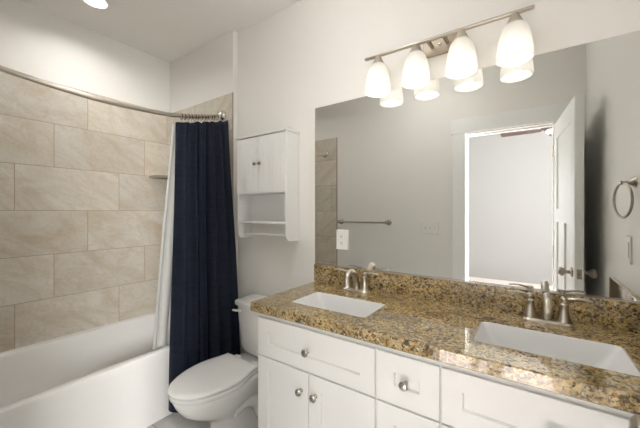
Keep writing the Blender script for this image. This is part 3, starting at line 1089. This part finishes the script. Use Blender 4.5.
# ------------------------------------------------------------------ vanity light
NICKB = nickel('satin_nickel_warm', (0.42, 0.36, 0.29), 0.5)
BYL, BZL = -0.100, 2.168
vl = thing('vanity_light', (-0.36, 0, 2.16), 'brushed nickel bar light with four frosted shades above the mirror', 'wall light')
obj('back_plate', box(BM(), -0.452, -0.285, -0.022, -0.001, 2.128, 2.222, 0.006, 3), NICKB, vl)
b = BM()
box(b, -0.735, 0.012, BYL - 0.010, BYL + 0.010, BZL - 0.007, BZL + 0.007, 0.0065, 4)
obj('bar', b, NICK, vl)
for x in (-0.405, -0.332):
    obj('arm', tube(BM(), [(x, -0.022, 2.172), (x, BYL + 0.008, 2.168)], 0.009, 12), NICKB, vl)
obj('finial', lathe(BM(), [(0, 0), (0.010, 0), (0.010, 0.004), (0.007, 0.010), (0, 0.012)], (-0.368, -0.022, 2.172), '-Y', 14), CHROME, vl)
for x in (-0.659, -0.461, -0.257, -0.055):
    cp = lathe(BM(), [(0, 2.162), (0.014, 2.162), (0.018, 2.152), (0.030, 2.128), (0.033, 2.120), (0.0, 2.118)], (x, BYL, 0), 'Z', 24)
    obj('socket_cap', cp, NICK, vl)
    outer = [(0.027, 2.122), (0.036, 2.118), (0.045, 2.105), (0.053, 2.083), (0.059, 2.055), (0.063, 2.025), (0.0655, 1.995), (0.066, 1.974)]
    inner = [(r - 0.003, h) for r, h in reversed(outer)]
    sh = obj('shade', lathe(BM(), outer + inner, (x, BYL, 0), 'Z', 32, False), FROST, vl)
    bl = lathe(BM(), [(0, 2.118), (0.012, 2.116), (0.013, 2.10), (0.022, 2.082), (0.029, 2.062), (0.030, 2.048), (0.026, 2.032), (0.015, 2.022), (0, 2.019)], (x, BYL, 0), 'Z', 20)
    obj('bulb', bl, BULB, sh)
    d = bpy.data.lights.new('bulb_lamp', 'POINT')
    d.energy = BULB_POWER
    d.color = (1.0, 0.96, 0.91)
    d.shadow_soft_size = 0.02
    lo = bpy.data.objects.new('bulb_lamp', d)
    lo.location = (x, BYL, 2.00)
    C.objects.link(lo)

# ------------------------------------------------------------------ recessed light over the tub
def downlight(loc, label):
    x, y, z = loc
    r = thing('recessed_light', (x, y, ZC), label, 'ceiling light')
    b = lathe(BM(), [(0.066, ZC - 0.0005), (0.092, ZC - 0.0005), (0.092, ZC - 0.004), (0.088, ZC - 0.008), (0.070, ZC - 0.010), (0.066, ZC - 0.006)], (x, y, 0), 'Z', 36, False)
    obj('trim_ring', b, TRIM, r)
    obj('lens', lathe(BM(), [(0, ZC - 0.0005), (0.0665, ZC - 0.0005), (0.0665, ZC - 0.005), (0.0, ZC - 0.006)], (x, y, 0), 'Z', 36), LENS, r)
downlight(TUB_CAN, 'round recessed ceiling light over the bathtub')

# ------------------------------------------------------------------ towel bar and ring
tb = thing('towel_bar', (-1.55, YR, 1.235), 'brushed nickel towel bar on the rear wall, seen in the mirror', 'towel bar')
post = [(0, 0), (0.031, 0), (0.031, 0.006), (0.024, 0.012), (0.012, 0.019), (0.012, 0.042), (0.019, 0.047), (0.019, 0.070), (0, 0.073)]
for x in (-1.845, -1.255):
    obj('post', lathe(BM(), post, (x, YR + 0.0003, 1.235), 'Y', 22), NICKD, tb)
obj('bar', tube(BM(), [(-1.845, YR + 0.058, 1.235), (-1.255, YR + 0.058, 1.235)], 0.0105, 14), NICKD, tb)
RY, RZ, RX = -0.176, 1.470, 0.311
trg = thing('towel_ring', (XR, RY, RZ), 'brushed nickel towel ring on the right wall, seen in the mirror', 'towel ring')
obj('post', lathe(BM(), [(0, 0.0003), (0.024, 0.0003), (0.024, 0.004), (0.018, 0.010), (0.010, 0.017), (0.0065, 0.028), (0.0065, 0.040), (0.009, 0.043), (0.009, 0.047), (0, 0.048)], (XR, RY, RZ), '-X', 22), NICKD, trg)
b = BM()
torus(b, (0, 0, -0.072), 0.0715, 0.0048, 'X', 48, 10)
bmesh.ops.transform(b, matrix=Matrix.Translation((RX, RY, RZ)) @ Matrix.Rotation(radians(-12), 4, 'Z'), verts=b.verts)
obj('ring', b, NICKD, trg)

# ------------------------------------------------------------------ ceiling fan in the bedroom
FX, FY = 0.22, -3.62
fan = thing('ceiling_fan', (FX, FY, 2.3550), 'dark bladed ceiling fan with a lit globe, seen through the doorway in the mirror', 'ceiling fan')
obj('downrod', tube(BM(), [(FX, FY, 2.595), (FX, FY, ZB - 0.001)], 0.013, 12), FANW, fan)
obj('canopy', lathe(BM(), [(0, ZB - 0.055), (0.03, ZB - 0.05), (0.065, ZB - 0.012), (0.066, ZB - 0.0005), (0, ZB - 0.0005)], (FX, FY, 0), 'Z', 24), FANW, fan)
obj('motor', lathe(BM(), [(0, 2.470), (0.07, 2.470), (0.105, 2.485), (0.11, 2.53), (0.09, 2.57), (0.04, 2.595), (0, 2.595)], (FX, FY, 0), 'Z', 30), FANW, fan)
for k in range(3):
    a = pi + k * 2 * pi / 3
    b = BM()
    out_ = [(0.10, -0.035), (0.20, -0.055), (0.56, -0.066), (0.585, -0.045), (0.585, 0.045), (0.56, 0.066), (0.20, 0.055), (0.10, 0.035)]
    loft(b, [[Vector((x, y, 2.4730 - y * 0.20)) for x, y in out_], [Vector((x, y, 2.4790 - y * 0.20)) for x, y in out_]])
    bmesh.ops.transform(b, matrix=Matrix.Translation((FX, FY, 0)) @ Matrix.Rotation(a, 4, 'Z'), verts=b.verts)
    obj('blade', b, FANW, fan, True, 30)
gb = obj('globe', lathe(BM(), [(0, 2.408), (0.022, 2.410), (0.045, 2.422), (0.055, 2.445), (0.054, 2.462), (0.048, 2.4695), (0, 2.4695)], (FX, FY, 0), 'Z', 28), GLOBE, fan)
obj('finial', lathe(BM(), [(0, 2.378), (0.008, 2.382), (0.020, 2.398), (0.022, 2.4095), (0, 2.4095)], (FX, FY, 0), 'Z', 14), FANW, fan)
